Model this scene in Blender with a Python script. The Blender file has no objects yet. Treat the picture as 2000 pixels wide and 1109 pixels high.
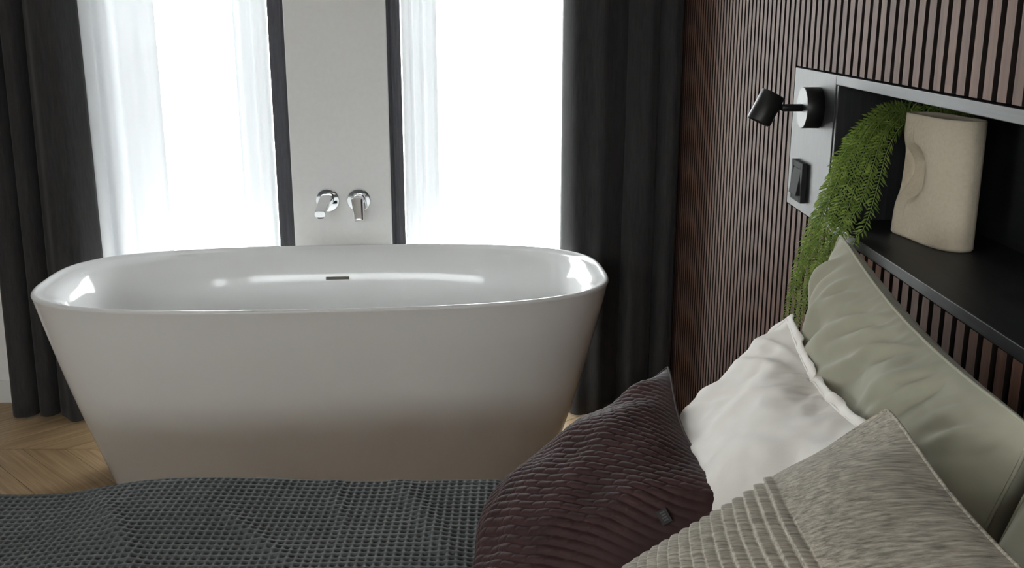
import bpy, math, random
import numpy as np

S = bpy.context.scene
COL = S.collection
rng = np.random.default_rng(7)
random.seed(7)

# ------------------------------------------------------------------ camera
cam_d = bpy.data.cameras.new('camera')
cam_d.sensor_width = 36.0
cam_d.lens = 36.0 * 2023 / 2000
cam_d.clip_start = 0.02
cam = bpy.data.objects.new('camera', cam_d)
COL.objects.link(cam)
cam.location = (0, 0, 1.45)
cam.rotation_euler = (math.radians(90 - 14.6), 0, 0)
S.camera = cam

# ------------------------------------------------------------------ world: bright overcast sky
SKY = 4.5
wd = bpy.data.worlds.new('overcast_sky')
S.world = wd
wd.use_nodes = True
bg = wd.node_tree.nodes['Background']
bg.inputs['Color'].default_value = (0.98, 0.99, 1.0, 1)
bg.inputs['Strength'].default_value = SKY

S.view_settings.view_transform = 'Standard'
S.view_settings.look = 'None'
S.view_settings.gamma = 1
S.view_settings.use_curve_mapping = False
S.view_settings.exposure = 1.9

# window openings (x0, x1, z0, z1)
Y_WALL, Y_BACK = 3.76, -3.4
X_SLAT, X_LEFT = 0.60, -3.3
Z_CEIL = 2.62
OPEN_FRONT = [(-1.64, -0.76, 0.06, 2.38), (-0.47, 0.24, 0.06, 2.38)]
OPEN_BACK = [(-2.95, -0.35, 1.74, 2.42), (0.05, 0.53, 1.74, 2.42)]
OPEN_LEFT_FILL = [(-3.2, -1.9, 0.60, 2.25), (-1.7, -0.40, 0.60, 2.05)]   # along y; unseen windows added for fill light


def portal(name, loc, rot, sx, sy):
    l = bpy.data.lights.new(name, 'AREA')
    l.shape = 'RECTANGLE'
    l.size, l.size_y = sx, sy
    l.cycles.is_portal = True
    o = bpy.data.objects.new(name, l)
    o.location, o.rotation_euler = loc, rot
    COL.objects.link(o)


for (a, b, c, d) in OPEN_FRONT:
    portal('daylight_portal', ((a + b) / 2, Y_WALL + 0.24, (c + d) / 2), (math.radians(-90), 0, 0), b - a, d - c)
for (a, b, c, d) in OPEN_BACK:
    portal('daylight_portal', ((a + b) / 2, Y_BACK - 0.22, (c + d) / 2), (math.radians(90), 0, 0), b - a, d - c)
for (a, b, c, d) in OPEN_LEFT_FILL:
    portal('daylight_portal', (X_LEFT - 0.22, (a + b) / 2, (c + d) / 2), (math.radians(90), 0, math.radians(-90)), b - a, d - c)


# ------------------------------------------------------------------ mesh helpers
def add_obj(name, me, mat=None, parent=None):
    o = bpy.data.objects.new(name, me)
    COL.objects.link(o)
    if mat is not None and not me.materials:
        me.materials.append(mat)
    if parent is not None:
        o.parent = parent
    return o


def tag(o, label=None, cat=None, group=None, kind=None):
    if label: o['label'] = label
    if cat: o['category'] = cat
    if group: o['group'] = group
    if kind: o['kind'] = kind
    return o


def empty(name, loc=(0, 0, 0)):
    o = bpy.data.objects.new(name, None)
    o.location = loc
    o.empty_display_size = 0.05
    COL.objects.link(o)
    return o


def keep(o, parent):
    """parent a child whose mesh is in world coordinates"""
    o.parent = parent
    bpy_loc = parent.location
    o.location = (-bpy_loc[0], -bpy_loc[1], -bpy_loc[2])
    return o


def mesh_np(name, V, F, smooth=True):
    me = bpy.data.meshes.new(name)
    V = np.asarray(V, np.float32)
    F = np.asarray(F, np.int32)
    k = F.shape[1]
    me.vertices.add(len(V)); me.vertices.foreach_set('co', V.ravel())
    me.loops.add(F.size); me.loops.foreach_set('vertex_index', F.ravel())
    me.polygons.add(len(F))
    me.polygons.foreach_set('loop_start', np.arange(0, F.size, k, dtype=np.int32))
    me.polygons.foreach_set('loop_total', np.full(len(F), k, np.int32))
    me.polygons.foreach_set('use_smooth', np.full(len(F), smooth, bool))
    me.update(); me.validate()
    return me


class MB:
    """collects polygons for one mesh"""
    def __init__(s):
        s.v, s.f, s.sm = [], [], []

    def add(s, vs, fs, smooth=False):
        n = len(s.v)
        s.v += [tuple(map(float, p)) for p in vs]
        s.f += [tuple(n + i for i in f) for f in fs]
        s.sm += [smooth] * len(fs)
        return s

    def box(s, x0, x1, y0, y1, z0, z1):
        vs = [(x, y, z) for x in (x0, x1) for y in (y0, y1) for z in (z0, z1)]
        fs = [(0, 1, 3, 2), (4, 6, 7, 5), (0, 4, 5, 1), (2, 3, 7, 6), (0, 2, 6, 4), (1, 5, 7, 3)]
        return s.add(vs, fs)

    def rings(s, rings, closed=True, cap0=False, cap1=False, smooth=True):
        n = len(rings[0])
        vs = [p for r in rings for p in r]
        fs = []
        for i in range(len(rings) - 1):
            for j in range(n if closed else n - 1):
                k = (j + 1) % n
                fs.append((i * n + j, i * n + k, (i + 1) * n + k, (i + 1) * n + j))
        b = len(s.v)
        s.add(vs, fs, smooth)
        if cap0:
            s.f.append(tuple(b + j for j in reversed(range(n)))); s.sm.append(False)
        if cap1:
            s.f.append(tuple(b + (len(rings) - 1) * n + j for j in range(n))); s.sm.append(False)
        return s

    def cyl(s, p0, p1, r0, r1=None, n=24, profile=None, cap=True):
        """revolved profile between p0 and p1; profile = [(t, r)]"""
        p0, p1 = np.array(p0, float), np.array(p1, float)
        d = p1 - p0; L = np.linalg.norm(d); d /= L
        a = np.array([0, 0, 1.0]) if abs(d[2]) < .9 else np.array([1.0, 0, 0])
        u = np.cross(d, a); u /= np.linalg.norm(u); w = np.cross(d, u)
        if profile is None:
            profile = [(0, r0), (1, r0 if r1 is None else r1)]
        ang = np.linspace(0, 2 * math.pi, n, endpoint=False)
        R = [[p0 + d * L * t + r * (math.cos(q) * u + math.sin(q) * w) for q in ang] for t, r in profile]
        return s.rings(R, True, cap, cap)

    def tube(s, pts, r, n=8, closed=False):
        pts = np.asarray(pts, float)
        T = np.gradient(pts, axis=0) if not closed else np.roll(pts, -1, 0) - np.roll(pts, 1, 0)
        T /= np.linalg.norm(T, axis=1)[:, None] + 1e-12
        rr = np.broadcast_to(r, (len(pts),))
        R = []
        up = np.array([0.13, 0.21, 1.0])
        for p, t, q in zip(pts, T, rr):
            a = np.cross(t, up); a /= np.linalg.norm(a) + 1e-12
            b = np.cross(t, a)
            R.append([p + q * (math.cos(w) * a + math.sin(w) * b) for w in np.linspace(0, 2 * math.pi, n, endpoint=False)])
        if closed: R.append(R[0])
        return s.rings(R, True, not closed, not closed)

    def mesh(s, name):
        me = bpy.data.meshes.new(name)
        me.from_pydata(s.v, [], s.f)
        me.polygons.foreach_set('use_smooth', s.sm)
        me.update(); me.validate()
        return me

    def build(s, name, mat, parent=None, bevel=0, seg=2):
        o = add_obj(name, s.mesh(name), mat)
        if parent is not None: keep(o, parent)
        if bevel:
            m = o.modifiers.new('bevel', 'BEVEL')
            m.width, m.segments, m.limit_method = bevel, seg, 'ANGLE'
            m.angle_limit = math.radians(40)
        return o


def grid_faces(n, m, off=0, flip=False):
    i, j = np.meshgrid(np.arange(n - 1), np.arange(m - 1), indexing='ij')
    a = (i * m + j).ravel() + off
    f = np.stack([a, a + m, a + m + 1, a + 1], 1)
    return f[:, ::-1] if flip else f


def cubic_w(n, t):
    """Catmull-Rom weights to sample n samples at params t in [0, n-1]"""
    t = np.clip(np.asarray(t, float), 0, n - 1)
    i = np.minimum(t.astype(int), n - 2)
    f = t - i
    W = np.zeros((len(t), n))
    c = [-.5 * f + f**2 - .5 * f**3, 1 - 2.5 * f**2 + 1.5 * f**3, .5 * f + 2 * f**2 - 1.5 * f**3, -.5 * f**2 + .5 * f**3]
    for k in range(4):
        idx = np.clip(i - 1 + k, 0, n - 1)
        np.add.at(W, (np.arange(len(t)), idx), c[k])
    return W


def resample(G, nu, nv):
    A = cubic_w(G.shape[0], np.linspace(0, G.shape[0] - 1, nu))
    B = cubic_w(G.shape[1], np.linspace(0, G.shape[1] - 1, nv))
    return np.einsum('ai,ijk,bj->abk', A, G, B, optimize=True)


def smooth_noise(n, m, k, seed):
    r = np.random.default_rng(seed)
    G = r.normal(size=(k, k, 1))
    return resample(G, n, m)[..., 0]


# ------------------------------------------------------------------ material helpers
def new_mat(name):
    m = bpy.data.materials.new(name)
    m.use_nodes = True
    nt = m.node_tree
    return m, nt, nt.nodes['Principled BSDF'], nt.nodes['Material Output']


def N(nt, t, **kw):
    n = nt.nodes.new(t)
    for k, v in kw.items():
        if k in n.inputs.keys(): n.inputs[k].default_value = v
        else: setattr(n, k, v)
    return n


def coords(nt, scale=(1, 1, 1), rot=(0, 0, 0)):
    t = N(nt, 'ShaderNodeTexCoord')
    mp = N(nt, 'ShaderNodeMapping')
    mp.inputs['Scale'].default_value = scale
    mp.inputs['Rotation'].default_value = rot
    nt.links.new(t.outputs['Object'], mp.inputs['Vector'])
    return mp.outputs['Vector']


def ramp(nt, fac, stops):
    r = N(nt, 'ShaderNodeValToRGB')
    while len(r.color_ramp.elements) < len(stops): r.color_ramp.elements.new(0.5)
    for e, (p, c) in zip(r.color_ramp.elements, stops):
        e.position = p; e.color = (*c, 1)
    nt.links.new(fac, r.inputs['Fac'])
    return r.outputs['Color']


def bump(nt, bsdf, height, strength=.3, dist=.002):
    b = N(nt, 'ShaderNodeBump', Strength=strength, Distance=dist)
    nt.links.new(height, b.inputs['Height'])
    nt.links.new(b.outputs['Normal'], bsdf.inputs['Normal'])


def simple_mat(name, col, rough=.5, metal=0, spec=.5, coat=0, nscale=40, nbump=0, ndist=.001, var=.06):
    m, nt, b, _ = new_mat(name)
    b.inputs['Roughness'].default_value = rough
    b.inputs['Metallic'].default_value = metal
    b.inputs['Specular IOR Level'].default_value = spec
    b.inputs['Coat Weight'].default_value = coat
    b.inputs['Coat Roughness'].default_value = .03
    v = coords(nt)
    n = N(nt, 'ShaderNodeTexNoise', Scale=nscale, Detail=4)
    nt.links.new(v, n.inputs['Vector'])
    c = np.array(col)
    nt.links.new(ramp(nt, n.outputs['Fac'], [(.3, tuple(c * (1 - var))), (.7, tuple(np.minimum(c * (1 + var), 1)))]), b.inputs['Base Color'])
    if nbump: bump(nt, b, n.outputs['Fac'], nbump, ndist)
    return m


def wood_mat(name, dark, light, rough=.4, axis='Z', spec=.5, gscale=1.0, bstr=.15, rand=.5):
    m, nt, b, _ = new_mat(name)
    b.inputs['Roughness'].default_value = rough
    b.inputs['Specular IOR Level'].default_value = spec
    sc = {'X': (1.2, 40, 40), 'Y': (40, 1.2, 40), 'Z': (40, 40, 1.2)}[axis]
    t = N(nt, 'ShaderNodeTexCoord')
    oi = N(nt, 'ShaderNodeObjectInfo')
    ml = N(nt, 'ShaderNodeMath', operation='MULTIPLY'); ml.inputs[1].default_value = 37.0
    nt.links.new(oi.outputs['Random'], ml.inputs[0])
    add = N(nt, 'ShaderNodeVectorMath', operation='ADD')
    nt.links.new(t.outputs['Object'], add.inputs[0]); nt.links.new(ml.outputs[0], add.inputs[1])
    mp = N(nt, 'ShaderNodeMapping'); mp.inputs['Scale'].default_value = tuple(q * gscale for q in sc)
    nt.links.new(add.outputs[0], mp.inputs['Vector'])
    n = N(nt, 'ShaderNodeTexNoise', Scale=3.0, Detail=6, Roughness=.6)
    nt.links.new(mp.outputs['Vector'], n.inputs['Vector'])
    mx = N(nt, 'ShaderNodeMath', operation='MULTIPLY_ADD')
    mx.inputs[1].default_value = rand * .5; nt.links.new(oi.outputs['Random'], mx.inputs[0])
    sb = N(nt, 'ShaderNodeMath', operation='SUBTRACT'); sb.inputs[1].default_value = rand * .25
    nt.links.new(n.outputs['Fac'], sb.inputs[0]); nt.links.new(sb.outputs[0], mx.inputs[2])
    nt.links.new(ramp(nt, mx.outputs[0], [(.25, dark), (.75, light)]), b.inputs['Base Color'])
    bump(nt, b, n.outputs['Fac'], bstr, .0006)
    return m


def fabric_mat(name, dark, light, rough=.9, weave=900, wstr=.25, sheen=.15, streak=None, big=6, rot=(0, 0, 0), spec=.25):
    m, nt, b, _ = new_mat(name)
    b.inputs['Roughness'].default_value = rough
    b.inputs['Specular IOR Level'].default_value = spec
    b.inputs['Sheen Weight'].default_value = sheen
    b.inputs['Sheen Roughness'].default_value = .5
    v = coords(nt, streak or (1, 1, 1), rot)
    n = N(nt, 'ShaderNodeTexNoise', Scale=big, Detail=5, Roughness=.65)
    nt.links.new(v, n.inputs['Vector'])
    nt.links.new(ramp(nt, n.outputs['Fac'], [(.32, dark), (.68, light)]), b.inputs['Base Color'])
    v2 = coords(nt)
    n2 = N(nt, 'ShaderNodeTexNoise', Scale=weave, Detail=2)
    nt.links.new(v2, n2.inputs['Vector'])
    bump(nt, b, n2.outputs['Fac'], wstr, .0008)
    return m


M = {}
M['wall'] = simple_mat('white_plaster', (.87, .865, .85), .75, spec=.3, nscale=60, nbump=.08, var=.015)
M['ceiling'] = simple_mat('ceiling_paint', (.82, .82, .81), .9, spec=.2, var=.01)
M['trim'] = simple_mat('white_lacquer', (.78, .78, .76), .4, var=.01)
M['felt'] = simple_mat('black_felt', (.006, .006, .006), .95, spec=.05, nscale=300, var=.3)
M['slat'] = wood_mat('walnut_slat', (.078, .037, .025), (.150, .077, .053), .6, 'Z', .12, 1.0, .1, .5)
M['slat_edge'] = simple_mat('slat_core_black', (.010, .006, .005), .8, spec=.2)
M['black_wood'] = wood_mat('black_stained_oak', (.010, .010, .011), (.024, .024, .025), .46, 'Z', .24, 1.5, .25, .0)
M['black_wood_h'] = wood_mat('black_stained_oak_board', (.009, .009, .010), (.020, .020, .021), .45, 'Y', .22, 1.5, .2, .0)
M['plank'] = wood_mat('greige_oak', (.29, .190, .098), (.56, .395, .225), .45, 'X', .4, .8, .2, .6)
M['subfloor'] = simple_mat('joint_brown', (.05, .038, .028), .8)
M['acrylic'] = simple_mat('white_acrylic', (.81, .81, .805), .09, spec=.36, coat=0, nscale=3, var=.004)
M['chrome'] = simple_mat('chrome', (.86, .87, .88), .05, metal=1, nscale=5, var=.01)
M['bronze'] = simple_mat('overflow_bronze', (.045, .04, .032), .35, metal=.6)
M['black_metal'] = simple_mat('black_powder_coat', (.008, .008, .008), .42, spec=.4, nscale=200, nbump=.05, var=.1)
M['black_plastic'] = simple_mat('anthracite_plastic', (.022, .022, .023), .7, spec=.10, var=.05)
M['lens'] = simple_mat('lamp_lens', (.4, .4, .38), .3)
M['blanket'] = fabric_mat('slate_waffle_cotton', (.066, .072, .074), (.094, .101, .103), .95, 900, .3, .08, None, 5)
M['plum'] = fabric_mat('plum_velvet', (.024, .0105, .0105), (.046, .020, .0195), .7, 1100, .12, .02, None, 12, spec=.2)
M['white_linen'] = fabric_mat('white_linen', (.66, .62, .57), (.74, .71, .67), .9, 900, .2, .1, None, 5)
M['sage'] = fabric_mat('sage_cotton', (.255, .245, .185), (.32, .305, .235), .9, 1000, .12, .1, None, 4)
M['heather'] = fabric_mat('heather_greige', (.135, .122, .098), (.49, .44, .36), .95, 800, .35, .1, (30, 260, 330), 1.0, (0, math.radians(37), 0))
M['mattress'] = fabric_mat('mattress_ticking', (.6, .58, .55), (.68, .66, .63), .9)
M['bed_base'] = wood_mat('oak_bed_base', (.34, .17, .06), (.52, .28, .11), .5, 'X')
M['stone'] = simple_mat('cream_bisque', (.50, .43, .33), .85, spec=.25, nscale=160, nbump=.5, ndist=.0018, var=.05)
M['soil'] = simple_mat('soil', (.03, .022, .015), .95, nscale=200, nbump=.8, var=.4)
M['pot'] = simple_mat('black_pot', (.02, .02, .02), .5)
M['stem'] = simple_mat('stem_green', (.14, .20, .045), .6)
M['ground'] = simple_mat('pale_paving', (.74, .73, .71), .9, nscale=2, var=.03)


def leaf_mat():
    m, nt, b, out = new_mat('fern_leaf')
    v = coords(nt)
    n = N(nt, 'ShaderNodeTexNoise', Scale=55, Detail=2)
    nt.links.new(v, n.inputs['Vector'])
    c = ramp(nt, n.outputs['Fac'], [(.3, (.070, .125, .016)), (.7, (.27, .36, .07))])
    nt.links.new(c, b.inputs['Base Color'])
    b.inputs['Roughness'].default_value = .5
    tr = N(nt, 'ShaderNodeBsdfTranslucent'); nt.links.new(c, tr.inputs['Color'])
    mx = N(nt, 'ShaderNodeMixShader'); mx.inputs[0].default_value = .3
    nt.links.new(b.outputs[0], mx.inputs[1]); nt.links.new(tr.outputs[0], mx.inputs[2])
    nt.links.new(mx.outputs[0], out.inputs['Surface'])
    return m


def sheer_mat():
    m, nt, b, out = new_mat('white_voile')
    v = coords(nt, (900, 900, 300))
    n = N(nt, 'ShaderNodeTexNoise', Scale=1, Detail=1)
    nt.links.new(v, n.inputs['Vector'])
    mr = N(nt, 'ShaderNodeMapRange'); mr.inputs['To Min'].default_value = .0; mr.inputs['To Max'].default_value = .02
    nt.links.new(n.outputs['Fac'], mr.inputs['Value'])
    b.inputs['Base Color'].default_value = (.93, .94, .95, 1); b.inputs['Roughness'].default_value = .9
    tl = N(nt, 'ShaderNodeBsdfTranslucent'); tl.inputs['Color'].default_value = (.72, .76, .81, 1)
    m1 = N(nt, 'ShaderNodeMixShader'); m1.inputs[0].default_value = .085
    nt.links.new(b.outputs[0], m1.inputs[1]); nt.links.new(tl.outputs[0], m1.inputs[2])
    tp = N(nt, 'ShaderNodeBsdfTransparent')
    m2 = N(nt, 'ShaderNodeMixShader')
    nt.links.new(mr.outputs[0], m2.inputs[0]); nt.links.new(m1.outputs[0], m2.inputs[1]); nt.links.new(tp.outputs[0], m2.inputs[2])
    nt.links.new(m2.outputs[0], out.inputs['Surface'])
    return m


def drape_mat():
    m = fabric_mat('charcoal_drape', (.030, .029, .030), (.048, .046, .047), .92, 700, .3, .12, (14, 14, 1.5), 9)
    nt = m.node_tree
    b, out = nt.nodes['Principled BSDF'], nt.nodes['Material Output']
    tl = N(nt, 'ShaderNodeBsdfTranslucent'); tl.inputs['Color'].default_value = (.10, .10, .115, 1)
    mx = N(nt, 'ShaderNodeMixShader'); mx.inputs[0].default_value = .08
    nt.links.new(b.outputs[0], mx.inputs[1]); nt.links.new(tl.outputs[0], mx.inputs[2])
    nt.links.new(mx.outputs[0], out.inputs['Surface'])
    return m


def glass_mat():
    m, nt, b, out = new_mat('window_glass')
    tp = N(nt, 'ShaderNodeBsdfTransparent'); tp.inputs['Color'].default_value = (.95, .97, .97, 1)
    gl = N(nt, 'ShaderNodeBsdfGlossy'); gl.inputs['Roughness'].default_value = .02
    fr = N(nt, 'ShaderNodeFresnel'); fr.inputs['IOR'].default_value = 1.45
    mx = N(nt, 'ShaderNodeMixShader')
    nt.links.new(fr.outputs[0], mx.inputs[0]); nt.links.new(tp.outputs[0], mx.inputs[1]); nt.links.new(gl.outputs[0], mx.inputs[2])
    nt.links.new(mx.outputs[0], out.inputs['Surface'])
    return m


M['leaf'], M['sheer'], M['glass'], M['charcoal'] = leaf_mat(), sheer_mat(), glass_mat(), drape_mat()


def struct(o, label, cat=None):
    return tag(o, label, cat, kind='structure')


# ------------------------------------------------------------------ room shell
def wall_with_openings(name, y0, y1, x0, x1, opens, label):
    b = MB()
    xs = x0
    for (a, c, z0, z1) in opens:
        b.box(xs, a, y0, y1, -.06, Z_CEIL)
        if z0 > 0: b.box(a, c, y0, y1, -.06, z0)
        b.box(a, c, y0, y1, z1, Z_CEIL)
        xs = c
    b.box(xs, x1, y0, y1, -.06, Z_CEIL)
    return struct(b.build(name, M['wall']), label, 'wall')


wall_with_openings('wall_front', Y_WALL, Y_WALL + .25, X_LEFT, 1.0, OPEN_FRONT, 'white plastered wall holding the two tall windows')
wall_with_openings('wall_back', Y_BACK - .25, Y_BACK, X_LEFT, 1.0, OPEN_BACK, 'white wall across the room with high windows')
b = MB()
ys = Y_BACK - .25
for (a, c, z0, z1) in OPEN_LEFT_FILL:
    b.box(X_LEFT - .25, X_LEFT, ys, a, -.06, Z_CEIL).box(X_LEFT - .25, X_LEFT, a, c, -.06, z0).box(X_LEFT - .25, X_LEFT, a, c, z1, Z_CEIL)
    ys = c
b.box(X_LEFT - .25, X_LEFT, ys, Y_WALL + .25, -.06, Z_CEIL)
struct(b.build('wall_left', M['wall']), 'white side wall far left of the bath', 'wall')
struct(MB().box(X_LEFT - .2, 1.0, Y_BACK - .25, Y_WALL + .25, Z_CEIL, Z_CEIL + .2).build('ceiling', M['ceiling']), 'plain white ceiling of the room', 'ceiling')
struct(MB().box(-40, 40, -40, 60, -.45, -.30).build('ground', M['ground']), 'pale paving outside the windows', 'ground')
# plumbing pier between the windows
struct(MB().box(-.797, -.4395, 3.72, 3.733, 0, Z_CEIL).box(-.765, -.468, 3.733, Y_WALL, 0, Z_CEIL).build('wall_pier', M['wall'], bevel=.004), 'narrow white pier between the windows carrying the taps', 'wall')
for i, (x0, x1) in enumerate([(X_LEFT, -1.64), (.24, .60)]):
    struct(MB().box(x0, x1, 3.748, Y_WALL, 0, .09).build('baseboard_front', M['trim'], bevel=.003),
           ['white baseboard left of the tall window', 'white baseboard in the corner beside the slatted wall'][i], 'baseboard')

# right wall: black felt backing with walnut slats; niche recess left open
NZ0, NZ1, NY0, NY1 = 1.055, 1.342, .04, 1.95
b = MB()
b.box(.622, 1.0, Y_BACK, Y_WALL, -.06, NZ0 + .002)
b.box(.622, 1.0, Y_BACK, Y_WALL, NZ1 - .002, Z_CEIL)
b.box(.622, 1.0, NY1 - .002, Y_WALL, NZ0, NZ1)
b.box(.622, 1.0, Y_BACK, NY0, NZ0, NZ1)
b.box(.845, 1.0, NY0, NY1, NZ0, NZ1)
wall_r = struct(b.build('wall_right', M['felt']), 'wall clad in dark walnut slats behind the bed', 'wall')
PITCH, SW, PY1 = .0402, .0248, 2.222


def slat_mesh(name, h):
    mb = MB().box(0, .0222, -SW / 2, SW / 2, 0, h)
    me = mb.mesh(name)
    me.materials.append(M['slat']); me.materials.append(M['slat_edge'])
    for p in me.polygons: p.material_index = 0 if p.normal.x < -.5 else 1
    return me


m_full, m_low, m_up = slat_mesh('slat', Z_CEIL - .004), slat_mesh('slat_low', NZ0 - .004), slat_mesh('slat_up', Z_CEIL - NZ1 - .004)
y = 3.738
while y > Y_BACK + .05:
    cut = NY0 - .27 < y < PY1 + SW * .3
    for me, z in ([(m_low, .001), (m_up, NZ1 + .003)] if cut else [(m_full, .001)]):
        o = add_obj('slat', me, M['slat'], wall_r)
        o.location = (X_SLAT, y, z)
    y -= PITCH

# floor: chevron oak planks
fl = struct(MB().box(X_LEFT, .65, Y_BACK, Y_WALL, -.06, -.012).build('floor', M['subfloor']), 'greige oak chevron parquet floor', 'floor')
ROW, PW, SP0 = .42, .105, 3.31
W2 = ROW
pm = {}
for sgn in (1, -1):
    dx = ROW           # 45 degree chevron
    g = .0012
    wx = PW * math.sqrt(2) - g * 2
    y0, y1 = (g, ROW - g)
    vs = []
    for z in (-.012, 0):
        vs += [(0, y0, z), (wx, y0, z), (wx + dx * 1.0, y1, z), (dx, y1, z)]
    if sgn < 0: vs = [(x, -yy, z) for x, yy, z in vs]
    fs = [(4, 5, 6, 7), (0, 3, 2, 1), (0, 1, 5, 4), (1, 2, 6, 5), (2, 3, 7, 6), (3, 0, 4, 7)]
    if sgn < 0: fs = [tuple(reversed(f)) for f in fs]
    # grain along the plank: rotate into local x
    a = math.radians(45) * sgn
    c, s_ = math.cos(-a), math.sin(-a)
    vs = [(c * x - s_ * yy, s_ * x + c * yy, z) for x, yy, z in vs]
    pm[sgn] = (MB().add(vs, fs).mesh('plank'), a)
stepx = PW * math.sqrt(2)
cnt = 0
rest = MB()
for r in range(-17, 4):
    ys = SP0 + r * ROW
    sgn = 1 if r % 2 == 0 else -1
    # rows alternate: even rows rise to the right from their spine, odd rows fall back to it
    base_y = ys if sgn > 0 else ys + ROW
    for k in range(-40, 12):
        x = -.2 + k * stepx - (0 if sgn > 0 else 0)
        xa, xb = x, x + ROW + stepx
        if xb < X_LEFT or xa > .62: continue
        yc = base_y + sgn * ROW / 2
        if yc + ROW / 2 > Y_WALL + .3 or yc - ROW / 2 < Y_BACK - .3: continue
        if xa < X_LEFT or xb > .66 + .4 : continue
        me, a = pm[sgn]
        if yc > 1.6 and cnt < 290:
            o = add_obj('plank', me, M['plank'], fl)
            o.location = (x, base_y, 0); o.rotation_euler = (0, 0, a); cnt += 1
        else:
            c, s_ = math.cos(a), math.sin(a)
            vv = [(x + c * v.co.x - s_ * v.co.y, base_y + s_ * v.co.x + c * v.co.y, v.co.z) for v in me.vertices]
            rest.add(vv, [tuple(p.vertices) for p in me.polygons])
# cut course along the window wall
g, hh = .0012, Y_WALL - (SP0 + ROW)
for k in range(-24, 8):
    x = -.2 + k * stepx
    if x < X_LEFT or x > .6: continue
    y0, y1 = SP0 + ROW + g, Y_WALL
    vs = [(x + dx_, yy, z) for z in (-.012, 0) for dx_, yy in ((0, y0), (stepx - 2 * g, y0), (stepx - 2 * g - hh, y1), (-hh, y1))]
    MB().add(vs, [(4, 5, 6, 7), (0, 3, 2, 1), (0, 1, 5, 4), (1, 2, 6, 5), (2, 3, 7, 6), (3, 0, 4, 7)]).build('plank', M['plank'], fl)
ro = rest.build('plank_field', M['plank'], fl); ro['kind'] = 'stuff'

# windows
WIN_LABEL = ['tall white window behind the left half of the bath', 'tall white window between the pier and right drape',
             'wide high window in the opposite wall', 'small high window in the opposite wall']
for i, (ys, (a, c, z0, z1)) in enumerate([(Y_WALL + .16, o) for o in OPEN_FRONT] + [(Y_BACK - .14, o) for o in OPEN_BACK]):
    e = empty('window_%d' % (i + 1), ((a + c) / 2, ys, z0))
    struct(e, WIN_LABEL[i], 'window')
    f = .055
    fr = MB()
    fr.box(a, a + f, ys - .03, ys + .03, z0, z1); fr.box(c - f, c, ys - .03, ys + .03, z0, z1)
    fr.box(a + f, c - f, ys - .03, ys + .03, z0, z0 + f); fr.box(a + f, c - f, ys - .03, ys + .03, z1 - f, z1)
    fr.build('window_frame', M['trim'], e, bevel=.003)
    MB().box(a + f, c - f, ys - .004, ys + .004, z0 + f, z1 - f).build('pane', M['glass'], e)
for i, (a, c, z0, z1) in enumerate(OPEN_LEFT_FILL):  # out of view, added to brighten the slats, pillows and tub
    xs = X_LEFT - .14
    e = empty('window_%d' % (i + 5), (xs, (a + c) / 2, z0))
    struct(e, ['large window in the left wall beyond the foot of the bed', 'large window in the left wall facing the headboard'][i], 'window')
    f = .055
    fr = MB()
    fr.box(xs - .03, xs + .03, a, a + f, z0, z1).box(xs - .03, xs + .03, c - f, c, z0, z1)
    fr.box(xs - .03, xs + .03, a + f, c - f, z0, z0 + f).box(xs - .03, xs + .03, a + f, c - f, z1 - f, z1)
    fr.build('window_frame', M['trim'], e, bevel=.003)
    MB().box(xs - .004, xs + .004, a + f, c - f, z0 + f, z1 - f).build('pane', M['glass'], e)


# ------------------------------------------------------------------ curtains
def curtain(name, label, cat, x0, x1, y0, amp, folds, mat, z0=.012, z1=2.60, seed=0, flare=0., thick=.003, nx=160, nz=60, sharp=1.0, group=None, lean=0., creases=None):
    r = np.random.default_rng(seed)
    s = np.linspace(0, 1, nx)
    z = np.linspace(0, 1, nz)
    S_, Z_ = np.meshgrid(s, z, indexing='ij')
    ph = r.uniform(0, 6.28, 6)
    down = 1 - Z_
    warp = S_ + .05 * np.sin(2 * math.pi * S_ * 1.3 + ph[0]) + .012 * np.sin(4 * Z_ + ph[1] + 5 * S_)
    w = np.sin(2 * math.pi * folds * warp + ph[2])
    w = np.sign(w) * np.abs(w) ** sharp
    a2 = amp * (.75 + .35 * down + .2 * np.sin(2 * math.pi * S_ * 1.7 + ph[3] + 1.2 * Z_))
    Y = y0 + a2 * w + amp * .18 * np.sin(2 * math.pi * folds * 2.3 * S_ + ph[4] + 2 * Z_) - flare * down ** 3
    X = x0 + (x1 - x0) * S_ + .35 * a2 * np.cos(2 * math.pi * folds * warp + ph[2]) * np.minimum(1, 8 * S_ * (1 - S_)) + lean * down ** 2 * (S_ - .5)
    if creases:     # broad rounded folds separated by narrow deep creases
        cr = np.array([x0] + list(creases) + [x1])
        Xs = x0 + (x1 - x0) * S_ + .010 * np.sin(2.2 * Z_ + 4 * S_ + ph[0]) * np.minimum(1, 10 * S_ * (1 - S_))
        k = np.clip(np.searchsorted(cr, Xs.ravel()).reshape(Xs.shape) - 1, 0, len(cr) - 2)
        f = np.clip((Xs - cr[k]) / (cr[k + 1] - cr[k]), 0, 1)
        wd_ = np.minimum((cr[k + 1] - cr[k]) / .18, 1)
        bul = np.abs(np.sin(math.pi * f)) ** .55 * (.5 + .5 * wd_)
        Y = y0 + amp - 2 * amp * bul * (.85 + .2 * down) + amp * .16 * np.sin(9 * math.pi * S_ + ph[4] + 1.5 * Z_) - flare * down ** 3
        X = x0 + (x1 - x0) * S_ + lean * down ** 2 * (S_ - .5)
    V = np.stack([X, Y, z0 + (z1 - z0) * Z_], -1).reshape(-1, 3)
    o = add_obj(name, mesh_np(name, V, grid_faces(nx, nz)), mat)
    if thick:
        m = o.modifiers.new('thickness', 'SOLIDIFY'); m.thickness = thick; m.offset = 0
    return tag(o, label, cat, group)


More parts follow.
